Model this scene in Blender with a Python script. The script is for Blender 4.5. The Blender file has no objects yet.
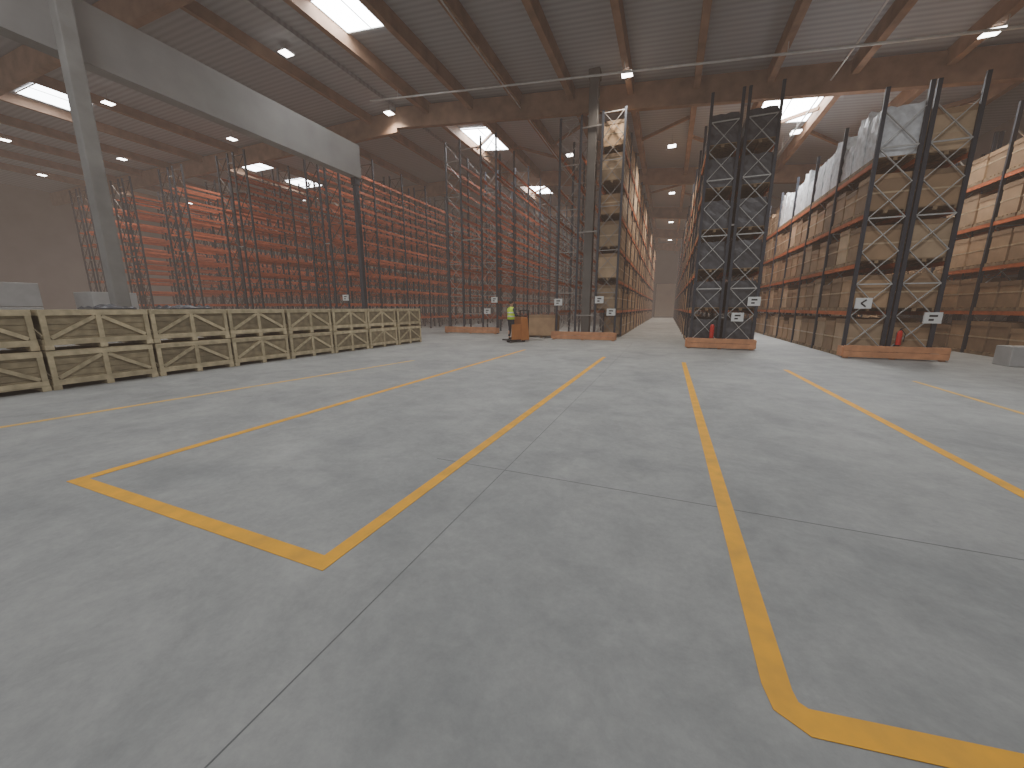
import bpy, bmesh, math, random
from mathutils import Vector, Matrix
random.seed(7)
C = bpy.context.scene.collection
PI = math.pi
# ------------------------------------------------------------ camera model
F_PX = 376.0; TH = math.radians(22.13); PH = math.radians(11.43); H = 1.6
def ray(px, py):
    u = (px-512)/F_PX; v = (384-py)/F_PX
    a = math.cos(PH)+v*math.sin(PH); z = -math.sin(PH)+v*math.cos(PH)
    return Vector((u*math.cos(TH)-a*math.sin(TH), u*math.sin(TH)+a*math.cos(TH), z))
cam_d = bpy.data.cameras.new('camera'); cam = bpy.data.objects.new('camera', cam_d); C.objects.link(cam)
cam_d.sensor_width = 36; cam_d.lens = F_PX/1024*36; cam_d.clip_end = 400
cam.location = (0, 0, H); cam.rotation_euler = (PI/2-PH, 0, TH)
bpy.context.scene.camera = cam
# ------------------------------------------------------------ materials
def mat(name, col, rough=.6, metal=0, var=.15, scale=3, bump=0, rnd=0, emis=0, col2=None, detail=5, bscale=None):
    m = bpy.data.materials.new(name); m.use_nodes = True; nt = m.node_tree; N = nt.nodes; L = nt.links
    b = N['Principled BSDF']; b.inputs['Roughness'].default_value = rough; b.inputs['Metallic'].default_value = metal
    tc = N.new('ShaderNodeTexCoord'); ns = N.new('ShaderNodeTexNoise'); ns.inputs['Scale'].default_value = scale; ns.inputs['Detail'].default_value = detail
    L.new(tc.outputs['Object'], ns.inputs['Vector'])
    cr = N.new('ShaderNodeValToRGB'); cr.color_ramp.elements[0].position = .3; cr.color_ramp.elements[1].position = .7
    c2 = col2 if col2 else tuple(c*(1-var) for c in col)
    c1 = tuple(min(1, c*(1+var*.5)) for c in col)
    cr.color_ramp.elements[0].color = (*c2, 1); cr.color_ramp.elements[1].color = (*c1, 1)
    L.new(ns.outputs['Fac'], cr.inputs['Fac'])
    out = cr.outputs['Color']
    if rnd:
        oi = N.new('ShaderNodeObjectInfo'); mr = N.new('ShaderNodeMapRange'); mr.inputs[3].default_value = 1-rnd; mr.inputs[4].default_value = 1+rnd*.6
        L.new(oi.outputs['Random'], mr.inputs[0])
        hs = N.new('ShaderNodeHueSaturation'); L.new(mr.outputs[0], hs.inputs['Value']); L.new(out, hs.inputs['Color']); out = hs.outputs['Color']
    L.new(out, b.inputs['Base Color'])
    if bump:
        bn = N.new('ShaderNodeBump'); bn.inputs['Strength'].default_value = bump; bn.inputs['Distance'].default_value = .02
        L.new(ns.outputs['Fac'], bn.inputs['Height'])
        L.new(bn.outputs['Normal'], b.inputs['Normal'])
    return m
def floor_mat():
    m = bpy.data.materials.new('worn_concrete'); m.use_nodes = True; nt = m.node_tree; N = nt.nodes; L = nt.links
    b = N['Principled BSDF']; tc = N.new('ShaderNodeTexCoord')
    def noise(s, d, r=.6, dist=0):
        n = N.new('ShaderNodeTexNoise'); n.inputs['Scale'].default_value = s; n.inputs['Detail'].default_value = d; n.inputs['Roughness'].default_value = r
        n.inputs['Distortion'].default_value = dist; L.new(tc.outputs['Object'], n.inputs['Vector']); return n.outputs['Fac']
    def ramp(f, p0, c0, p1, c1):
        r = N.new('ShaderNodeValToRGB'); e = r.color_ramp.elements; e[0].position = p0; e[0].color = (*c0, 1); e[1].position = p1; e[1].color = (*c1, 1); L.new(f, r.inputs['Fac']); return r.outputs['Color']
    def mul(a, b_, f=1):
        x = N.new('ShaderNodeMix'); x.data_type = 'RGBA'; x.blend_type = 'MULTIPLY'; x.inputs[0].default_value = f; L.new(a, x.inputs[6]); L.new(b_, x.inputs[7]); return x.outputs[2]
    base = ramp(noise(.6, 10, .66, .5), .30, (.265, .275, .272), .70, (.40, .405, .39))
    st = ramp(noise(2.2, 12, .74, .3), .32, (.78, .785, .79), .62, (1, 1, 1))
    fine = ramp(noise(15, 10, .78), .3, (.87, .87, .875), .7, (1.06, 1.06, 1.05))
    c = mul(mul(base, st), fine)
    L.new(c, b.inputs['Base Color'])
    b.inputs['Roughness'].default_value = .72; b.inputs['Specular IOR Level'].default_value = .3
    return m
def ceil_mat():
    m = bpy.data.materials.new('corrugated_roof_deck'); m.use_nodes = True; nt = m.node_tree; N = nt.nodes; L = nt.links
    b = N['Principled BSDF']; tc = N.new('ShaderNodeTexCoord'); w = N.new('ShaderNodeTexWave'); w.bands_direction = 'Y'; w.inputs['Scale'].default_value = 1.1
    L.new(tc.outputs['Object'], w.inputs['Vector'])
    r = N.new('ShaderNodeValToRGB'); r.color_ramp.elements[0].color = (.26, .268, .28, 1); r.color_ramp.elements[1].color = (.33, .34, .355, 1); L.new(w.outputs['Color'], r.inputs['Fac'])
    L.new(r.outputs['Color'], b.inputs['Base Color']); b.inputs['Roughness'].default_value = .6
    return m
def glow(name, col, s, samp=True):
    m = bpy.data.materials.new(name); m.use_nodes = True; b = m.node_tree.nodes['Principled BSDF']
    b.inputs['Base Color'].default_value = (*col, 1); b.inputs['Emission Color'].default_value = (*col, 1); b.inputs['Emission Strength'].default_value = s
    if not samp:
        try: m.cycles.emission_sampling = 'NONE'
        except Exception: pass
    return m
M = dict(
 floor=floor_mat(), deck=ceil_mat(),
 joint=mat('joint_filler', (.15, .155, .155), .8, scale=20),
 yellow=mat('worn_yellow_paint', (.84, .40, .012), .65, col2=(.64, .33, .04), scale=5, detail=9),
 yellow_faded=mat('faded_yellow_paint', (.74, .42, .06), .65, col2=(.50, .36, .15), scale=3.5, detail=9),
 glulam=mat('glulam_timber', (.27, .16, .10), .7, var=.3, scale=1.6),
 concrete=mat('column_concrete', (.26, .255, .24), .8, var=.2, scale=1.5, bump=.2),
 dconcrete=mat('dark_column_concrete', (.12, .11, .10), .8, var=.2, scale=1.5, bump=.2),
 girder=mat('girder_concrete', (.28, .272, .26), .8, var=.2, scale=.6),
 carton=mat('pale_grey_carton', (.42, .42, .41), .7, var=.15, scale=2),
 wall=mat('wall_panel', (.22, .20, .18), .8, var=.12, scale=.4),
 door=mat('pale_door_panel', (.80, .70, .56), .6, var=.08, scale=.6),
 upright=mat('dark_blue_upright', (.034, .040, .054), .5, .2, scale=6),
 zinc=mat('galvanised_steel', (.50, .50, .48), .5, .2, var=.2, scale=5),
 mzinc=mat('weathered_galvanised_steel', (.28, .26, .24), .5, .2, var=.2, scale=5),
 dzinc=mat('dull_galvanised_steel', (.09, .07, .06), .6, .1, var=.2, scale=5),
 beam=mat('orange_beam', (.56, .15, .055), .5, var=.25, scale=3, rnd=.2),
 dbeam=mat('dull_orange_beam', (.50, .13, .06), .6, var=.25, scale=3, rnd=.3),
 guard=mat('faded_orange_guard_paint', (.58, .27, .13), .6, var=.25, scale=3),
 card=mat('brown_cardboard', (.37, .24, .135), .8, var=.2, scale=2, rnd=.4),
 card2=mat('pale_cardboard', (.50, .36, .225), .8, var=.2, scale=2, rnd=.35),
 lid=mat('carton_lid', (.30, .195, .11), .8, var=.2, scale=2, rnd=.3),
 wrap=mat('grey_stretch_film', (.76, .79, .81), .4, var=.25, scale=6, bump=.5, rnd=.2),
 darkwrap=mat('dark_stretch_film', (.075, .078, .088), .4, var=.4, scale=5, bump=.5, rnd=.2),
 pallet=mat('pallet_wood', (.26, .18, .10), .8, var=.3, scale=5),
 tape=mat('parcel_tape', (.50, .38, .24), .3, scale=5),
 crate=mat('pale_crate_wood', (.55, .47, .30), .8, var=.28, scale=6, rnd=.18),
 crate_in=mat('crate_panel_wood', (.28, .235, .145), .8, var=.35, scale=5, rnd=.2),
 white=mat('sign_white', (.70, .71, .69), .5, var=.03), black=mat('black_plastic', (.02, .02, .02), .5),
 red=mat('extinguisher_red', (.6, .02, .015), .3), steel=mat('pipe_steel', (.50, .50, .48), .4, .4),
 truck=mat('truck_orange', (.44, .17, .05), .5, var=.1), rubber=mat('rubber', (.02, .02, .022), .8),
 skin=mat('skin', (.50, .28, .19), .5, var=.08), hair=mat('dark_hair', (.03, .02, .015), .7),
 vest=mat('hi_vis_yellow', (.62, .85, .06), .6, var=.1), trousers=mat('dark_trousers', (.03, .035, .05), .8), shirt=mat('dark_shirt', (.05, .055, .07), .8),
 reflect=mat('reflective_tape', (.75, .76, .77), .3, .3), sclera=mat('eye_white', (.8, .8, .8), .3),
 sky=glow('skylight_panel', (.93, .97, 1.0), 22), skyl=glow('skylight_panel_far', (.93, .97, 1.0), 14), lamp=glow('lamp_diffuser', (1, .97, .92), 14, False),
)
# ------------------------------------------------------------ mesh builder
class MB:
    def __init__(s): s.v = []; s.f = []; s.mi = []
    def hexa(s, P, mi=0):
        n = len(s.v); s.v += [tuple(p) for p in P]
        for q in ((0,3,2,1),(4,5,6,7),(0,1,5,4),(1,2,6,5),(2,3,7,6),(3,0,4,7)): s.f.append([n+i for i in q]); s.mi.append(mi)
        return s
    def box(s, x0, x1, y0, y1, z0, z1, mi=0):
        return s.hexa([(x0,y0,z0),(x1,y0,z0),(x1,y1,z0),(x0,y1,z0),(x0,y0,z1),(x1,y0,z1),(x1,y1,z1),(x0,y1,z1)], mi)
    def strip(s, pts, w, z0, z1):
        P = [Vector((x, y)) for x, y in pts]; n = len(P); L = []; R = []
        for i in range(n):
            d0 = (P[i]-P[i-1]).normalized() if i else None; d1 = (P[i+1]-P[i]).normalized() if i < n-1 else None
            d0 = d0 or d1; d1 = d1 or d0; t = (d0+d1).normalized(); nn = Vector((-t.y, t.x)); k = (w/2)/max(.3, nn.dot(Vector((-d0.y, d0.x))))
            L.append(P[i]+nn*k); R.append(P[i]-nn*k)
        b = len(s.v)
        for z in (z0, z1):
            for q in L+R: s.v.append((q.x, q.y, z))
        g = lambda side, i, top: b+(2*n if top else 0)+(0 if side == 'L' else n)+i
        for i in range(n-1):
            for f in ([g('R',i,1),g('R',i+1,1),g('L',i+1,1),g('L',i,1)], [g('L',i,0),g('L',i+1,0),g('R',i+1,0),g('R',i,0)],
                      [g('L',i,0),g('L',i,1),g('L',i+1,1),g('L',i+1,0)], [g('R',i,0),g('R',i+1,0),g('R',i+1,1),g('R',i,1)]): s.f.append(f); s.mi.append(0)
        for i in (0, n-1): s.f.append([g('L',i,0),g('R',i,0),g('R',i,1),g('L',i,1)]); s.mi.append(0)
        return s
    def bar(s, p, q, w, h, up=(0,0,1), mi=0):
        p = Vector(p); q = Vector(q); d = (q-p).normalized(); up = Vector(up)
        if abs(d.dot(up)) > .98: up = Vector((1,0,0))
        a = d.cross(up).normalized()*(w/2); b = a.cross(d).normalized()*(h/2)
        return s.hexa([p-a-b, p+a-b, q+a-b, q-a-b, p-a+b, p+a+b, q+a+b, q-a+b], mi)
    def tube(s, p, q, r0, r1=None, n=10, mi=0):
        r1 = r0 if r1 is None else r1; p = Vector(p); q = Vector(q); d = (q-p).normalized()
        up = Vector((0,0,1)) if abs(d.z) < .9 else Vector((1,0,0)); a = d.cross(up).normalized(); b = d.cross(a).normalized(); k = len(s.v)
        for c, r in ((p, r0), (q, r1)):
            for i in range(n): t = 2*PI*i/n; s.v.append(tuple(c+a*r*math.cos(t)+b*r*math.sin(t)))
        for i in range(n): j = (i+1) % n; s.f.append([k+i, k+j, k+n+j, k+n+i]); s.mi.append(mi)
        s.f.append([k+i for i in range(n)][::-1]); s.f.append([k+n+i for i in range(n)]); s.mi += [mi, mi]
        return s
    def build(s, name, mats, parent=None, bevel=0, smooth=False, loc=None):
        me = bpy.data.meshes.new(name); me.from_pydata(s.v, [], s.f)
        for m in (mats if isinstance(mats, (list, tuple)) else [mats]): me.materials.append(m)
        me.polygons.foreach_set('material_index', s.mi)
        if smooth: me.polygons.foreach_set('use_smooth', [True]*len(me.polygons))
        bm = bmesh.new(); bm.from_mesh(me); bmesh.ops.recalc_face_normals(bm, faces=bm.faces)
        if bevel: bmesh.ops.bevel(bm, geom=list(bm.edges), offset=bevel, segments=2, affect='EDGES', profile=.5)
        bm.to_mesh(me); bm.free()
        o = bpy.data.objects.new(name, me); C.objects.link(o)
        if parent: o.parent = parent
        if loc: o.location = loc
        return o
def empty(name, loc=(0,0,0), rz=0):
    o = bpy.data.objects.new(name, None); o.empty_display_size = .2; C.objects.link(o); o.location = loc; o.rotation_euler.z = rz; return o
def tag(o, label=None, cat=None, group=None, kind=None):
    for k, v in (('label', label), ('category', cat), ('group', group), ('kind', kind)):
        if v: o[k] = v
    return o
def struct(o): o['kind'] = 'structure'; return o
def dup(o, parent=None):
    c = o.copy(); C.objects.link(c)
    if parent: c.parent = parent
    for ch in list(o.children): dup(ch, c)
    return c
# ------------------------------------------------------------ building shell
XL, XR, YB, YF = -60.0, 14.5, 78.0, -9.0
XG = -16.0
zc = lambda x: 11.9-.1*x
ZL = 13.3
fl = struct(MB().box(XL, XR, YF, YB, -.2, 0).build('floor', M['floor']))
j = MB(); j.box(-1.4035, -1.3965, YF, 18, .0002, .0012); j.box(-2.2, XR, 3.2465, 3.2535, .0002, .0012)
jo = j.build('floor_joint', M['joint'], fl)
struct(MB().box(XL, XR, YB, YB+.3, 0, 14).build('wall_back', M['wall']))
struct(MB().box(XL-.3, XL, YF, YB, 0, 13.5).build('wall_left', M['wall']))
struct(MB().box(XR, XR+.3, YF, YB, 0, 11.5).build('wall_right', M['wall']))
dr = MB().box(-2.3, 1.3, YB-.12, YB-.02, 0, 6.0)
dr = struct(dr.build('door_1', M['door']))
df = MB().box(-2.45, -2.3, YB-.16, YB-.02, 0, 6.15).box(1.3, 1.45, YB-.16, YB-.02, 0, 6.15).box(-2.45, 1.45, YB-.16, YB-.02, 6.0, 6.15)
df.build('door_frame', M['dzinc'], dr)
cb = MB()
cb.hexa([(XG,YF,zc(XG)),(XR,YF,zc(XR)),(XR,YB,zc(XR)),(XG,YB,zc(XG)),(XG,YF,zc(XG)+.2),(XR,YF,zc(XR)+.2),(XR,YB,zc(XR)+.2),(XG,YB,zc(XG)+.2)])
cb.box(XL, XG, YF, YB, ZL, ZL+.3)
struct(cb.build('ceiling', M['deck']))
tn = [0]
def trim(mb, m='glulam'):
    tn[0] += 1; return struct(mb.build('trim_%d' % tn[0], M[m]))
YG = 17.3
trim(MB().box(XG-.25, XG+.25, YF, YG, 8.4, 10.0), 'girder')
for y in (21, 33, 45, 57, 69):
    b = MB(); zt = lambda x: zc(x)-.12
    b.hexa([(XG,y-.14,zt(XG)-1.1),(XR,y-.14,zt(XR)-1.1),(XR,y+.14,zt(XR)-1.1),(XG,y+.14,zt(XG)-1.1),(XG,y-.14,zt(XG)),(XR,y-.14,zt(XR)),(XR,y+.14,zt(XR)),(XG,y+.14,zt(XG))])
    trim(b)
for y in (10, 21, 33, 45, 57):
    trim(MB().box(XL, XG, y-.14, y+.14, ZL-1.25, ZL-.1))
xs = [-13.8+2.85*i for i in range(10)]
for x in xs:
    trim(MB().hexa([(x-.13,YF,zc(x)-.62),(x+.13,YF,zc(x)-.62),(x+.13,YB,zc(x)-.62),(x-.13,YB,zc(x)-.62),(x-.13,YF,zc(x)),(x+.13,YF,zc(x)),(x+.13,YB,zc(x)),(x-.13,YB,zc(x))]))
for i in range(9):
    x = -18-4.2*i; trim(MB().box(x-.1, x+.1, YF, YB, ZL-.5, ZL))
# diagonal timber struts between the lengthwise beams
for y in (6, 27, 39):
    b = MB()
    for i in range(len(xs)-1):
        x0, x1 = xs[i]+.14, xs[i+1]-.14
        b.bar((x0, y, zc(x0)-.28), (x1, y+ (2.6 if i % 2 else -2.6), zc(x1)-.28), .12, .16)
    trim(b, 'glulam')
for x in (-8.0, 5.4):
    b = MB(); z = zc(x)-.75; b.tube((x, YF, z), (x, YB, z), .03)
    for y in range(-8, 78, 6): b.tube((x, y, z), (x, y, zc(x)), .01, n=6)
    trim(b, 'steel')
wn = [0]
def skylight(x, y, w=3.0, d=1.5, left=False):
    wn[0] += 1; f = (lambda q: ZL) if left else zc
    b = MB(); z0 = -.05
    x0, x1, y0, y1 = x-w/2, x+w/2, y-d/2, y+d/2
    b.hexa([(x0,y0,f(x0)+z0),(x1,y0,f(x1)+z0),(x1,y1,f(x1)+z0),(x0,y1,f(x0)+z0),(x0,y0,f(x0)-.01),(x1,y0,f(x1)-.01),(x1,y1,f(x1)-.01),(x0,y1,f(x0)-.01)])
    o = struct(b.build('window_%d' % wn[0], M['skyl' if left else 'sky']))
    fr = MB()
    for i in range(3):
        xx = x0+w*i/2; fr.bar((xx, y0, f(xx)-.06), (xx, y1, f(xx)-.06), .04, .04)
    for yy in (y0, y1): fr.bar((x0, yy, f(x0)-.06), (x1, yy, f(x1)-.06), .04, .05)
    fr.build('window_frame', M['zinc'], o)
def onplane(px, py, drop=0, left=False):
    r = ray(px, py)
    if left: t = (ZL-drop-H)/r.z
    else: t = (11.9-drop-H)/(r.z+.1*r.x)
    return Vector((0,0,H))+r*t
for px, py, d in ((355, 10, 1.9), (488, 139, 3.6), (540, 188, 3.4), (788, 103, 4.0)):
    p = onplane(px, py); xm = min((a+1.425 for a in xs), key=lambda q: abs(q-p.x)); skylight(xm, p.y, 2.55, d)
for px, py in ((44, 102), (245, 166), (129, 181), (297, 184), (332, 200)):
    p = onplane(px, py, 0, True); xm = -20.1-4.2*round((-20.1-p.x)/4.2); skylight(xm, p.y, 3.0, 2.2, True)
b = MB(); b.tube((XG+.4, 18.2, 10.9-.1*(XG+.4)), (XR-.1, 18.2, 10.9-.1*(XR-.1)), .045)
for x in xs[::2]: b.tube((x, 18.2, 10.9-.1*x), (x, 18.2, zc(x)-.60), .012, n=6)
tag(b.build('sprinkler_pipe', M['steel']), 'long pale sprinkler pipe crossing under the roof before the big timber beam', 'pipe')
# ------------------------------------------------------------ columns
def column(x, y, w, h, lab, m='concrete'):
    r = empty('concrete_column', (x, y, 0)); tag(r, lab, 'column')
    MB().box(-w/2, w/2, -w/2, w/2, 0, h).build('shaft', M[m], r, bevel=.03)
    MB().box(-w/2-.04, w/2+.04, -w/2-.04, w/2+.04, h-.35, h).build('column_head', M[m], r)
column(-15.3, 6.3, .36, zc(-15.3)-.1, 'slim pale grey concrete column rising behind the wooden crates on the left')
column(-16.0, YG-.2, .24, 8.4, 'dark slim column under the far end of the grey girder', 'upright')
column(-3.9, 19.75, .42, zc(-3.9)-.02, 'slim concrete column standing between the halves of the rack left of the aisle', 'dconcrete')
# ------------------------------------------------------------ floor markings
def marking(lab, pts, m='yellow', w=.115):
    return tag(MB().strip(pts, w, .0014, .0034).build('floor_marking', M[m]), lab, 'floor marking')
marking('yellow painted three-sided bay outline on the floor left of centre', [(-5.06, 13.8), (-5.06, 1.52), (-1.92, 1.52), (-1.84, 12.7)])
marking('yellow painted bay outline on the floor in the right foreground', [(.555, 12.3), (.555, 1.66), (.57, 1.58), (.64, 1.54), (1.35, 1.65), (3.0, 2.02), (3.0, 11.8)])
marking('faded single yellow floor line nearest the wooden crates', [(-8.58, .2), (-7.2, 9.6)], 'yellow_faded')
marking('faded single yellow floor line at the far right', [(5.2, 5.5), (5.2, 11.0)], 'yellow_faded', .09)
# ------------------------------------------------------------ racks
BAY = 2.8; D = 1.1
frame_cache = {}
def make_frame(Hh, bm='zinc'):
    if (Hh, bm) in frame_cache: return dup(frame_cache[(Hh, bm)])
    b = MB()
    for x in (0.05, D-.05):
        b.box(x-.05, x+.05, -.04, .04, 0, Hh); b.box(x-.07, x+.07, -.07, .07, 0, .02)
    o = b.build('upright_frame', M['upright'])
    g = MB(); z = .35; k = 0; st = 1.0; bw = .055 if bm == 'zinc' else .042
    while z+st < Hh:
        g.bar((.1, -.015, z), (D-.1, -.015, z+st), .02, bw, (0,1,0)); g.bar((D-.1, .015, z), (.1, .015, z+st), .02, bw, (0,1,0)); z += st; k += 1
        if k % 2 == 0: g.bar((.1, 0, z), (D-.1, 0, z), .03, .04)
    g.build('cross_bracing', M[bm], o)
    frame_cache[(Hh, bm)] = o; return o
BEAMS = {}
def get_beam(m):
    if m not in BEAMS: BEAMS[m] = MB().box(-.025, .025, .05, BAY-.05, -.13, 0).build('shelf_beam', M[m]); return BEAMS[m]
    return dup(BEAMS[m])
RACKS = {}
def rack(key, lab, X0, X1, Y0, Hh, nb, lev, L, faces, cap=96, brm='zinc', bmm='beam'):
    r = empty('pallet_rack', ((X0+X1)/2, Y0, 0)); tag(r, lab, 'rack'); cx = (X0+X1)/2
    RACKS[key] = (r, X0, X1, Y0, L, lev, nb)
    sides = (X0-cx, X1-D-cx)
    for i in range(nb+1):
        for s in sides:
            f = make_frame(Hh, brm); f.parent = r; f.location = (s, i*BAY, 0)
    n = 0; rest = MB()
    for i in range(nb):
        for k in range(1, lev):
            for fi, x in enumerate((sides[0]+.05, sides[0]+D-.05, sides[1]+.05, sides[1]+D-.05)):
                if fi in faces and n < cap:
                    o = get_beam(bmm); o.parent = r; o.location = (x, i*BAY, k*L); n += 1
                else: rest.box(x-.025, x+.025, i*BAY+.05, (i+1)*BAY-.05, k*L-.13, k*L)
    rest.build('shelf_beams', M[bmm], r)['kind'] = 'stuff'
    if sides[1]-sides[0]-D > .1:
        for z in (1.2, Hh*.5, Hh-.6): MB().box(sides[0]+D, sides[1], -.03, .03, z, z+.06).build('row_spacer', M['mzinc'], r)
    return r
rack('A', 'tall dark rack of wrapped loads just right of the central aisle', .9, 3.2, 17.3, 9.35, 18, 6, 1.5, (0,))
rack('B', 'tall rack of brown boxes just left of the central aisle', -5.45, -2.35, 19.5, 10.45, 17, 7, 1.48, (3, 0), brm='mzinc')
rack('C', 'rack of brown boxes and grey wrapped loads, second from the right', 5.5, 7.75, 15.9, 8.0, 18, 5, 1.5, (0, 3))
rack('D', 'rightmost rack of brown boxes at the photo edge', 10.1, 12.35, 16.2, 8.2, 10, 5, 1.5, (0,))
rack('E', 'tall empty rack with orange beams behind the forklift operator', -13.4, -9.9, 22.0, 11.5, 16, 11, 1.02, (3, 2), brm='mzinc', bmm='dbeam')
for key, lab, x0, n in (('F', 'empty orange-beamed rack next left of the one behind the operator', -20.2, 16), ('G', 'empty orange-beamed rack, fourth from left among the empty ones', -26.0, 14),
        ('H', 'empty orange-beamed rack, third from left among the empty ones', -32.0, 12), ('I', 'empty orange-beamed rack, second from left among the empty ones', -38.0, 10), ('J', 'empty orange-beamed rack, farthest left in the hall', -44.0, 9)):
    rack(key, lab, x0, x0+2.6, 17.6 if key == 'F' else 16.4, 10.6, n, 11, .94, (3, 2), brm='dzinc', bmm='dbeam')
# ------------------------------------------------------------ end guards
def guard(X0, X1, Y, lab):
    r = empty('rack_end_guard', ((X0+X1)/2, Y, 0)); tag(r, lab, 'guard rail', 'orange floor guards at the rack ends'); wd = (X1-X0)/2
    MB().box(-wd, wd, -.03, .03, .04, .225).build('rail', M['guard'], r, bevel=.01)
    MB().box(-wd, wd, -.03, .03, .235, .42).build('rail', M['guard'], r, bevel=.01)
    for x in (-wd+.1, 0, wd-.1): MB().box(x-.06, x+.06, .03, .13, 0, .38).build('post', M['guard'], r)
    for s in (-1, 1): MB().box(s*wd-.04, s*wd+.04, .03, .38, .06, .38).build('side_rail', M['guard'], r)
guard(.8, 3.2, 16.85, 'low orange guard at foot of the rack right of the aisle')
guard(-5.5, -2.3, 19.0, 'low orange guard at foot of the rack left of the aisle')
guard(5.4, 7.95, 15.4, 'low orange guard at foot of the second rack from the right')
guard(-13.5, -9.8, 21.5, 'low orange guard beside the operator at the empty rack end')
# ------------------------------------------------------------ loads
def pal(b, w, d):
    for x in (-w/2+.05, 0, w/2-.05): b.box(x-.05, x+.05, -d/2, d/2, 0, .09)
    for i in range(5): y = -d/2+.06+i*(d-.12)/4; b.box(-w/2, w/2, y-.06, y+.06, .09, .12)
def make_box(h, m, lidm=None, bulge=0):
    w, d = 1.0, (.79 if lidm else .82)
    if bulge:
        bm = bmesh.new(); bmesh.ops.create_cube(bm, size=1); bmesh.ops.subdivide_edges(bm, edges=list(bm.edges), cuts=5, use_grid_fill=True)
        for v in bm.verts:
            x, y, z = v.co; zz = z+.5; sh = 1-.10*max(0, zz-.75)*4*abs(math.sin(3*x+5*y+h*7))
            v.co = Vector((x*w*sh*.97+.012*math.sin(17*z+9*y), y*d*sh*.97+.012*math.sin(15*z+8*x), .12+zz*(h-.12)*(1-.05*abs(math.sin(7*x+4*y+h*3)))))
        me = bpy.data.meshes.new('wrapped_pallet_load'); bm.to_mesh(me); bm.free(); me.materials.append(m)
        o = bpy.data.objects.new('wrapped_pallet_load', me); C.objects.link(o)
    else: o = MB().box(-w/2, w/2, -d/2, d/2, .12, h).build('cardboard_box', m, bevel=.012)
    p = MB(); pal(p, w+.06, d+.02); p.build('pallet', M['pallet'], o)
    if lidm:
        MB().box(-w/2-.012, w/2+.012, -d/2-.012, d/2+.012, h-.14, h+.012).build('lid', lidm, o)
        MB().box(-w/2-.006, w/2+.006, -d/2-.006, d/2+.006, .58, .63).build('tape', M['tape'], o)
    return o
protos = {}
def place_load(kind, x, y, z, lab, group):
    if kind not in protos:
        protos[kind] = {'b1': lambda: make_box(1.13, M['card'], M['lid']), 'b2': lambda: make_box(1.23, M['card2'], M['lid']), 'b3': lambda: make_box(.95, M['card'], M['lid']),
                        'g1': lambda: make_box(1.55, M['wrap'], None, 1), 'g2': lambda: make_box(1.2, M['wrap'], None, 1), 'g3': lambda: make_box(1.8, M['wrap'], None, 1), 'd': lambda: make_box(1.18, M['darkwrap'], None, 1)}[kind]()
        o = protos[kind]
    else: o = dup(protos[kind])
    o.location = (x, y, z); tag(o, lab, 'box' if kind[0] == 'b' else 'wrapped load', group); return o
ORD = ['first','second','third','fourth','fifth','sixth','seventh','eighth','ninth','tenth','eleventh','twelfth','thirteenth','fourteenth','fifteenth','sixteenth','seventeenth','eighteenth','nineteenth','twentieth','twenty-first','twenty-second','twenty-third','twenty-fourth']
LEV = ['floor level','first shelf','second shelf','third shelf','fourth shelf','fifth shelf','sixth shelf','seventh shelf']
def fill(key, side, nb_ind, where, group, kinds, pick=None, nb_tot=None, restm='card'):
    r, X0, X1, Y0, L, lev, nb = RACKS[key]; xc = X0+D/2 if side == 0 else X1-D/2
    rest = MB()
    for i in range(nb_tot or nb):
        for k in range(lev):
            for q in range(3):
                y = Y0+i*BAY+(.505, 1.4, 2.295)[q]; z = k*L+.001
                kd = pick(i, k, q) if pick else None
                kd = kd or random.choice(kinds)
                if kd == 'x': continue
                if i < nb_ind:
                    what = {'b': 'brown cardboard box', 'g': 'grey film-wrapped load', 'd': 'dark film-wrapped load'}[kd[0]]
                    place_load(kd, xc, y, z, '%s %s from front, %s, %s' % (what, ORD[i*3+q], LEV[k], where), group)
                else:
                    rest.box(xc-.5, xc+.5, y-.395, y+.395, z, z+random.choice((.95, 1.12, 1.22)))
    if rest.v:
        o = rest.build('cardboard_boxes' if restm == 'card' else 'wrapped_pallet_loads', M[restm]); tag(o, 'distant loads filling the far end of %s' % where, 'boxes', None, 'stuff')
fill('C', 0, 7, 'rack second from right', 'loads on the rack second from right', ['b1', 'b1', 'b2', 'b2', 'b3'], lambda i, k, q: (['g1','g3','g2','g3','g1','g1','g2','g3','g1','g2','g1','g3'][i*3+q] if (k == 4 and i < 4) else None))
fill('C', 1, 1, 'right side, rack second from right', 'loads on the right side of the rack second from right', ['b2', 'b1'], nb_tot=3)
fill('B', 1, 4, 'rack left of aisle', 'loads on the rack left of the aisle', ['b1', 'b2', 'b2', 'b3'], lambda i, k, q: ('x' if k == 0 and i == 0 else None))
fill('A', 0, 2, 'rack right of aisle', 'loads on the rack right of the aisle', ['d', 'd', 'd', 'b1'], lambda i, k, q: 'd' if i < 2 else None)
fill('A', 1, 1, 'right side, rack right of aisle', 'loads on the right side of the rack right of the aisle', ['d'], nb_tot=2, restm='darkwrap')
fill('D', 0, 3, 'rightmost rack', 'loads on the rightmost rack', ['b1', 'b3', 'b1'], nb_tot=10)
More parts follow.
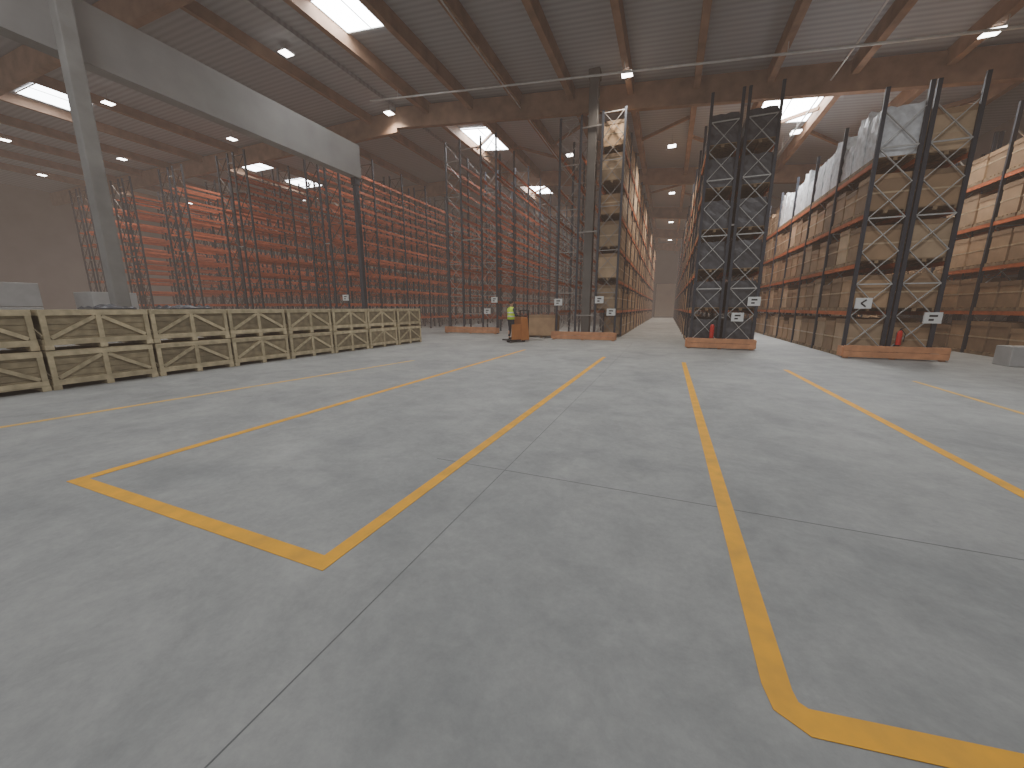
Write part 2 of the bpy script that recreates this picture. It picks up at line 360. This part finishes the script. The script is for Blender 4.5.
# ------------------------------------------------------------ signs and extinguishers
def sign(x, y, z, lab, glyph='bar', w=.42, h=.34):
    r = empty('aisle_sign', (x, y, z)); tag(r, lab, 'sign', 'white signs on the rack ends')
    MB().box(-w/2, w/2, -.012, .04, -h/2, h/2).build('panel', M['white'], r)
    b = MB()
    if glyph == 'arrow': b.bar((.06, -.016, .11), (-.07, -.016, 0), .008, .045, (1,0,1)); b.bar((-.07, -.016, 0), (.06, -.016, -.11), .008, .045, (1,0,-1))
    else: b.box(-.10, .10, -.018, -.012, .03, .09); b.box(-.10, .02, -.018, -.012, -.09, -.03)
    b.build('symbol', M['black'], r)
sign(3.05, 17.21, 1.85, 'white sign above another on the rack right of the aisle'); sign(2.55, 17.21, 1.25, 'white sign below another on the rack right of the aisle')
sign(5.85, 15.81, 1.75, 'white arrow sign on the left post of second rack from right', 'arrow'); sign(7.6, 15.81, 1.3, 'white sign on the right post of second rack from right')
sign(-3.2, 19.41, 2.0, 'upper white sign on the rack left of the aisle'); sign(-2.6, 19.41, 1.4, 'lower white sign on the rack left of the aisle'); sign(-5.3, 19.41, 1.9, 'white sign on the outer post of the rack left of the aisle')
sign(-10.1, 21.91, 2.1, 'upper white sign on the empty rack by the operator'); sign(-10.6, 21.91, 1.4, 'lower white sign on the empty rack by the operator')
sign(-17.8, 17.51, 2.2, 'white sign on the empty rack above the farthest crates')
def ext(x, y, z, lab, s=1):
    r = empty('fire_extinguisher', (x, y, z)); tag(r, lab, 'fire extinguisher')
    MB().tube((0,0,.0), (0,0,.46*s), .08*s, n=16).tube((0,0,.46*s), (0,0,.54*s), .08*s, .035*s, n=16).build('cylinder', M['red'], r)
    MB().tube((0,0,.54*s), (0,0,.60*s), .025).bar((0,0,.60*s), (.12*s,0,.64*s), .03, .02).build('valve', M['black'], r)
    MB().tube((.03,0,.57*s), (.12,-.03,.4*s), .012).tube((.12,-.03,.4*s), (.11,-.02,.1), .012).build('hose', M['rubber'], r)
    MB().box(-.05, .05, .065, .10, .1, .4).build('bracket', M['mzinc'], r)
    MB().box(-.06, .06, .02, .10, -z, 0).build('pedestal', M['upright'], r)
ext(1.7, 17.12, .42, 'red extinguisher on the rack right of the aisle'); ext(6.85, 15.70, .45, 'red extinguisher on the second rack from the right', .85)
# ------------------------------------------------------------ wooden crates
def make_crate():
    W, Dp, Hh = 1.66, 1.1, .79
    r = empty('wooden_crate')
    b = MB()
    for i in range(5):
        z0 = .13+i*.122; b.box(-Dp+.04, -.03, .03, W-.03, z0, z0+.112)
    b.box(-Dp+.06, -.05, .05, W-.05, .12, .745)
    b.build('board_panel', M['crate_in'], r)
    for y in (.05, W/2, W-.05):
        MB().box(-Dp, 0, y-.06, y+.06, 0, .09).build('skid', M['crate'], r)
    MB().box(-Dp, 0, .0, W, .09, .12).build('base', M['crate'], r)
    MB().box(-Dp, 0, 0, W, .745, .775).build('lid', M['crate'], r)
    for x0, x1 in ((-.04, 0), (-Dp, -Dp+.04)):
        MB().box(x0, x1, .0, W, .665, .745).build('rail', M['crate'], r); MB().box(x0, x1, 0, W, .12, .20).build('rail', M['crate'], r)
        for y in (.045, W/2, W-.045): MB().box(x0, x1, y-.04, y+.04, .20, .665).build('post', M['crate'], r)
    for s in (0, 1):
        y0, y1 = (.10, W/2-.05) if s == 0 else (W-.10, W/2+.05)
        MB().bar((-.02, y0, .23), (-.02, y1, .64), .036, .07, (0,0,1)).build('diagonal_brace', M['crate'], r)
    MB().bar((-.1, .02, .25), (-Dp+.1, .02, .62), .03, .07, (0,0,1)).build('diagonal_brace', M['crate'], r)
    for z0, z1 in ((.665, .745), (.12, .20)): MB().box(-Dp+.04, -.04, 0, .04, z0, z1).build('end_rail', M['crate'], r)
    return r
cr = make_crate(); k0 = True
pos = ['nearest the camera', 'second from the near end', 'third from the near end', 'fourth from the near end', 'fourth from the far end', 'third from the far end', 'second from the far end', 'farthest from the camera']
for i in range(8):
    for lv in range(2):
        o = cr if k0 else dup(cr); k0 = False
        y = 1.62+1.71*i+random.uniform(-.01, .01); x = -11.15+.03*i+random.uniform(-.03, .03)
        o.location = (x, y, lv*.792)
        tag(o, 'pale braced wooden crate, %s of the stack %s' % (('bottom' if lv == 0 else 'top'), pos[i]), 'crate', 'wooden crates stacked in a row on the left')
def sheet(x, y, z, sx, sy, lab, m='darkwrap'):
    bm = bmesh.new(); bmesh.ops.create_grid(bm, x_segments=14, y_segments=14, size=.5)
    for v in bm.verts:
        v.co.x *= sx; v.co.y *= sy; v.co.z = .03+.09*abs(math.sin(v.co.x*9+v.co.y*5)*math.cos(v.co.y*7))*(1 if max(abs(v.co.x)/sx, abs(v.co.y)/sy) < .48 else 0)
    ex = bmesh.ops.extrude_face_region(bm, geom=list(bm.faces))
    for v in [g for g in ex['geom'] if isinstance(g, bmesh.types.BMVert)]: v.co.z = .0
    bmesh.ops.recalc_face_normals(bm, faces=bm.faces)
    me = bpy.data.meshes.new('folded_sheet'); bm.to_mesh(me); bm.free(); me.materials.append(M[m])
    o = bpy.data.objects.new('folded_sheet', me); C.objects.link(o); o.location = (x, y, z); tag(o, lab, 'plastic sheet'); return o
sheet(-11.5, 4.5, 1.568, .7, .7, 'crumpled dark plastic sheet on the second crate stack'); sheet(-11.5, 5.95, 1.568, .7, .9, 'wide crumpled dark plastic sheet on the third crate stack')
def pale_stack(x, y, w, d, h, lab, m):
    r = empty('boxed_pallet', (x, y, 0)); tag(r, lab, 'boxed pallet', 'pale loads behind the crates')
    n = 3
    for i in range(n):
        MB().box(-w/2, w/2, -d/2, d/2, .12+i*(h-.12)/n, .12+(i+1)*(h-.12)/n-.012).build('carton', M[m], r, bevel=.02)
    p = MB(); pal(p, w+.05, d+.05); p.build('pallet', M['pallet'], r)
pale_stack(-19.6, 3.3, 1.6, 1.5, 2.45, 'pale grey boxed pallet at the far left behind crates', 'carton')
pale_stack(-19.8, 5.2, 1.5, 1.4, 2.4, 'grey boxed pallet just left of the concrete column', 'carton')
pale_stack(-18.6, 7.3, 1.2, 1.2, 2.15, 'lower grey boxed pallet behind the slim pale column', 'carton')
o = MB().box(-.3, .3, -.3, .3, 0, .55).build('carton', M['carton'], bevel=.015); o.location = (9.2, 15.1, 0); tag(o, 'small pale grey carton on the floor at the right photo edge', 'carton')
MB().box(-.03, .03, -.302, .302, .545, .552).build('tape', M['tape'], o)
r = empty('boxed_pallet', (-6.35, 20.4, 0)); tag(r, 'grey-brown boxed pallet on the floor right of the orange truck', 'boxed pallet')
MB().box(-.75, .75, -.5, .5, .12, 1.2).build('carton', M['card'], r, bevel=.02); MB().box(-.77, .77, -.52, .52, 1.08, 1.23).build('lid', M['lid'], r)
p = MB(); pal(p, 1.5, 1.05); p.build('pallet', M['pallet'], r)
# ------------------------------------------------------------ truck
TX, TY, TR = -6.72, 16.9, math.radians(62)
r = empty('order_picker_truck', (TX, TY, 0), TR); tag(r, 'orange stand-on electric pallet truck carrying the operator in the hi-vis vest', 'pallet truck')
MB().hexa([(.05,-.38,.08),(.62,-.38,.08),(.62,.38,.08),(.05,.38,.08),(.12,-.34,1.2),(.52,-.34,1.15),(.52,.34,1.15),(.12,.34,1.2)]).build('body', M['truck'], r, bevel=.04)
MB().box(.14, .5, -.3, .3, 1.19, 1.25).build('control_console', M['black'], r, bevel=.01)
MB().box(-.5, .08, -.36, .36, .08, .14).build('platform', M['black'], r, bevel=.01)
MB().tube((.12, 0, 1.2), (.02, 0, 1.27), .03).tube((.02, -.2, 1.27), (.02, .2, 1.27), .02).build('steering_handle', M['black'], r)
MB().box(-.5, .05, -.38, -.34, .14, .85).build('side_guard', M['truck'], r, bevel=.01)
for s in (-1, 1):
    MB().box(.62, 1.75, s*.2-.08, s*.2+.08, .05, .11).build('fork', M['steel'], r, bevel=.01)
    MB().bar((.58, s*.3, .3), (.58, s*.3, 1.5), .05, .05).build('mast_post', M['black'], r)
MB().bar((.58, -.3, 1.48), (.58, .3, 1.48), .05, .05).build('mast_crossbar', M['black'], r)
for x, y in ((.3, .3), (.3, -.3), (-.4, 0)): MB().tube((x, y-.04, .08), (x, y+.04, .08), .08, n=16).build('wheel', M['rubber'], r)
# ------------------------------------------------------------ person
def skin_obj(name, nodes, edges, m, parent=None, root='pelvis', sub=2):
    names = list(nodes); bm = bmesh.new(); sl = bm.verts.layers.skin.verify(); vv = {}
    for n in names:
        p, rad = nodes[n]; v = bm.verts.new(p); rr = rad if isinstance(rad, tuple) else (rad, rad); v[sl].radius = rr; v[sl].use_root = (n == root); vv[n] = v
    for a, c in edges: bm.edges.new((vv[a], vv[c]))
    me = bpy.data.meshes.new(name); bm.to_mesh(me); bm.free(); me.materials.append(m)
    o = bpy.data.objects.new(name, me); C.objects.link(o)
    s = o.modifiers.new('Skin', 'SKIN'); s.use_smooth_shade = True; q = o.modifiers.new('Sub', 'SUBSURF'); q.levels = sub; q.render_levels = sub
    if parent: o.parent = parent
    return o
N_ = {'pelvis': ((0,0,.95), .12), 'waist': ((.0,0,1.1), .115), 'chest': ((.02,0,1.3), .13), 'neck0': ((.01,0,1.46), .06), 'neck': ((.02,0,1.53), .052), 'jaw': ((.035,0,1.6), .075), 'head': ((.03,0,1.69), .092), 'crown': ((.02,0,1.755), .06)}
E_ = [('pelvis','waist'),('waist','chest'),('chest','neck0'),('neck0','neck'),('neck','jaw'),('jaw','head'),('head','crown')]
for s, t in ((1, 'l'), (-1, 'r')):
    N_.update({'hip'+t: ((0,s*.10,.88), .085), 'knee'+t: ((.03,s*.12,.49), .055), 'calf'+t: ((-.01,s*.125,.34), .055), 'ank'+t: ((0,s*.13,.08), .038), 'toe'+t: ((.16,s*.15,.04), .035),
      'sh'+t: ((.0,s*.19,1.42), .06), 'el'+t: ((.05,s*.27,1.16), .042), 'wr'+t: ((.22,s*.2,1.22), .028), 'pa'+t: ((.27,s*.19,1.24), (.022, .036))})
    E_ += [('pelvis','hip'+t),('hip'+t,'knee'+t),('knee'+t,'calf'+t),('calf'+t,'ank'+t),('ank'+t,'toe'+t),('chest','sh'+t),('sh'+t,'el'+t),('el'+t,'wr'+t),('wr'+t,'pa'+t)]
person = skin_obj('person', N_, E_, M['skin'])
for s, t in ((1, 'l'), (-1, 'r')):
    for fi, (dy, ln) in enumerate(((-.027, .038), (-.009, .044), (.009, .04), (.027, .032))):
        b0 = Vector((.285, s*.19+dy, 1.245)); b1 = b0+Vector((ln, 0, .012)); b2 = b1+Vector((ln*.3, 0, -.028))
        skin_obj('finger', {'pelvis': (tuple(b0), .009), 'b': (tuple(b1), .0085), 'c': (tuple(b2), .007)}, [('pelvis','b'),('b','c')], M['skin'], person, sub=1)
    b0 = Vector((.26, s*.165, 1.24)); skin_obj('thumb', {'pelvis': (tuple(b0), .011), 'b': (tuple(b0+Vector((.025, -s*.02, -.01))), .010), 'c': (tuple(b0+Vector((.05, -s*.022, -.02))), .008)}, [('pelvis','b'),('b','c')], M['skin'], person, sub=1)
tr = {'pelvis': ((0,0,.97), .135)}; te = []
for s, t in ((1,'l'),(-1,'r')):
    tr.update({'hip'+t: ((0,s*.10,.87), .102), 'knee'+t: ((.03,s*.12,.49), .075), 'cuff'+t: ((0,s*.13,.11), .058)}); te += [('pelvis','hip'+t),('hip'+t,'knee'+t),('knee'+t,'cuff'+t)]
skin_obj('trousers', tr, te, M['trousers'], person)
sh = {'pelvis': ((0,0,1.0), .138), 'w': ((0,0,1.12), .13), 'c': ((.02,0,1.3), .145), 'n': ((.01,0,1.45), .075)}; se = [('pelvis','w'),('w','c'),('c','n')]
for s, t in ((1,'l'),(-1,'r')):
    sh.update({'s'+t: ((0,s*.19,1.42), .074), 'e'+t: ((.05,s*.27,1.16), .056), 'x'+t: ((.2,s*.205,1.21), .042)}); se += [('c','s'+t),('s'+t,'e'+t),('e'+t,'x'+t)]
skin_obj('shirt', sh, se, M['shirt'], person)
def ering(prof, name, m, parent, n=28):
    v = []; f = []
    for (z, a, b_, cx) in prof:
        for i in range(n): t = 2*PI*i/n; v.append((cx+a*math.cos(t), b_*math.sin(t), z))
    for k in range(len(prof)-1):
        for i in range(n): j = (i+1) % n; f.append([k*n+i, k*n+j, (k+1)*n+j, (k+1)*n+i])
    me = bpy.data.meshes.new(name); me.from_pydata(v, [], f); me.materials.append(m); me.polygons.foreach_set('use_smooth', [True]*len(f))
    o = bpy.data.objects.new(name, me); C.objects.link(o); o.parent = parent
    so = o.modifiers.new('S', 'SOLIDIFY'); so.thickness = .006; return o
ve = ering([(.93, .165, .20, 0), (1.1, .155, .19, 0), (1.3, .17, .215, .01), (1.42, .14, .225, .01), (1.49, .09, .13, .01), (1.51, .075, .085, .01)], 'hi_vis_vest', M['vest'], person)
ering([(1.05, .164, .199, 0), (1.10, .162, .197, 0)], 'reflective_band', M['reflect'], ve); ering([(1.22, .173, .214, .006), (1.27, .176, .218, .008)], 'reflective_band', M['reflect'], ve)
for s in (1, -1):
    skin_obj('shoe', {'pelvis': ((-.03,s*.13,.05), .05), 'm': ((.07,s*.14,.045), .05), 't': ((.17,s*.15,.04), .04)}, [('pelvis','m'),('m','t')], M['rubber'], person, sub=1)
def ball(name, c, rx, ry, rz, m, parent, cut=None):
    bm = bmesh.new(); bmesh.ops.create_uvsphere(bm, u_segments=16, v_segments=10, radius=1)
    for v in bm.verts: v.co = Vector((v.co.x*rx+c[0], v.co.y*ry+c[1], v.co.z*rz+c[2]))
    me = bpy.data.meshes.new(name); bm.to_mesh(me); bm.free(); me.materials.append(m); me.polygons.foreach_set('use_smooth', [True]*len(me.polygons))
    o = bpy.data.objects.new(name, me); C.objects.link(o); o.parent = parent; return o
ball('hair', (.005, 0, 1.72), .095, .088, .085, M['hair'], person)
for s in (1, -1):
    e = ball('eye', (.108, s*.032, 1.675), .012, .014, .009, M['sclera'], person); ball('iris', (.118, s*.032, 1.675), .004, .006, .006, M['hair'], e)
    ball('ear', (.02, s*.088, 1.665), .018, .008, .03, M['skin'], person)
ball('nose', (.125, 0, 1.65), .018, .012, .022, M['skin'], person); ball('mouth', (.108, 0, 1.61), .006, .022, .006, M['red'], person)
pr = Vector((-.27, -.03, 0)); pr.rotate(Matrix.Rotation(TR, 3, 'Z'))
person.location = (TX+pr.x, TY+pr.y, .14); person.rotation_euler.z = TR
tag(person, 'person in yellow hi-vis vest and dark trousers standing on the orange truck', 'person')
# ------------------------------------------------------------ lamps
lamps = [(286,53,0,'beside the largest skylight',180), (389,113,0,'above the fascia end, left of centre',110), (627,74,0,'before the big timber beam above the aisle',210), (992,32,0,'at the top right corner',240),
 (672,146,0,'over the central aisle, nearer one',340), (796,132,0,'under the right skylight',350), (672,193,0,'over the central aisle, second one',340), (570,155,0,'right of the middle skylight',250),
 (671,222,0,'added over the central aisle, third one',450), (670,240,0,'added over the central aisle, farthest one',600),  # both lamps added to brighten the dark far end of the aisle
 (232,139,1,'left bay, near the girder',240), (108,103,1,'right of the leftmost skylight',220), (122,159,1,'left bay, just right of the concrete column',220), (42,175,1,'left bay, low at the left edge',170), (5,140,1,'at the very left photo edge',170), (190,203,1,'deep in the left bay',240), (345,170,1,'left bay, beyond the fascia end',240)]
lp = None
for px, py, left, lab, en in lamps:
    p = onplane(px, py, .66, bool(left))
    if lp is None:
        lp = empty('ceiling_lamp')
        MB().box(-.22, .22, -.22, .22, 0, .04).build('housing', M['white'], lp, bevel=.01)
        MB().box(-.22, .22, -.22, .22, -.025, .0).build('diffuser', M['lamp'], lp)
        MB().tube((0,0,.04), (0,0,.64), .01, n=6).build('suspension_rod', M['mzinc'], lp)
        o = lp
    else: o = dup(lp)
    o.location = p; tag(o, 'small square ceiling lamp, '+lab, 'lamp', 'square high ceiling lamps')
    ld = bpy.data.lights.new('lamp_light', 'AREA'); ld.shape = 'SQUARE'; ld.size = .42; ld.energy = en; ld.color = (1, .92, .82); ld.spread = math.radians(125)
    lo = bpy.data.objects.new('lamp_light', ld); C.objects.link(lo); lo.location = (p.x, p.y, p.z-.035)
for (x, y, e) in ((-12.4, 3, 240), (4.7, 9, 380), (-4, 2, 260), (-4, 11, 280), (4.7, 23.5, 600)):  # added fill under the roof; only the last hangs below a skylight
    z = zc(x)-.7
    ld = bpy.data.lights.new('roof_fill_light', 'AREA'); ld.shape = 'RECTANGLE'; ld.size = 2.4; ld.size_y = 2; ld.energy = e; ld.color = (.97, .98, 1); ld.spread = math.radians(140)
    lo = bpy.data.objects.new('roof_fill_light', ld); C.objects.link(lo); lo.location = (x, y, z)
# ------------------------------------------------------------ milky haze over the hall, put in as a faintly glowing volume
hz = MB().box(XL-1, XR+1, YF-1, YB+1, -1, 15); hz = trim(hz, 'steel')  # unseen box added around the hall to hold the haze glow
hm = bpy.data.materials.new('haze_glow'); hm.use_nodes = True; nt = hm.node_tree; nt.nodes.clear()
out = nt.nodes.new('ShaderNodeOutputMaterial'); ab = nt.nodes.new('ShaderNodeVolumeAbsorption'); em = nt.nodes.new('ShaderNodeEmission'); ad = nt.nodes.new('ShaderNodeAddShader')
ab.inputs['Density'].default_value = .007; ab.inputs['Color'].default_value = (.3, .3, .3, 1)
em.inputs['Color'].default_value = (1, .79, .67, 1); em.inputs['Strength'].default_value = .0020
nt.links.new(ab.outputs[0], ad.inputs[0]); nt.links.new(em.outputs[0], ad.inputs[1]); nt.links.new(ad.outputs[0], out.inputs['Volume'])
hz.data.materials.clear(); hz.data.materials.append(hm)
# ------------------------------------------------------------ world
wd = bpy.data.worlds.new('world'); bpy.context.scene.world = wd; wd.use_nodes = True
bg = wd.node_tree.nodes['Background']; bg.inputs['Color'].default_value = (.96, .97, 1, 1); bg.inputs['Strength'].default_value = .62
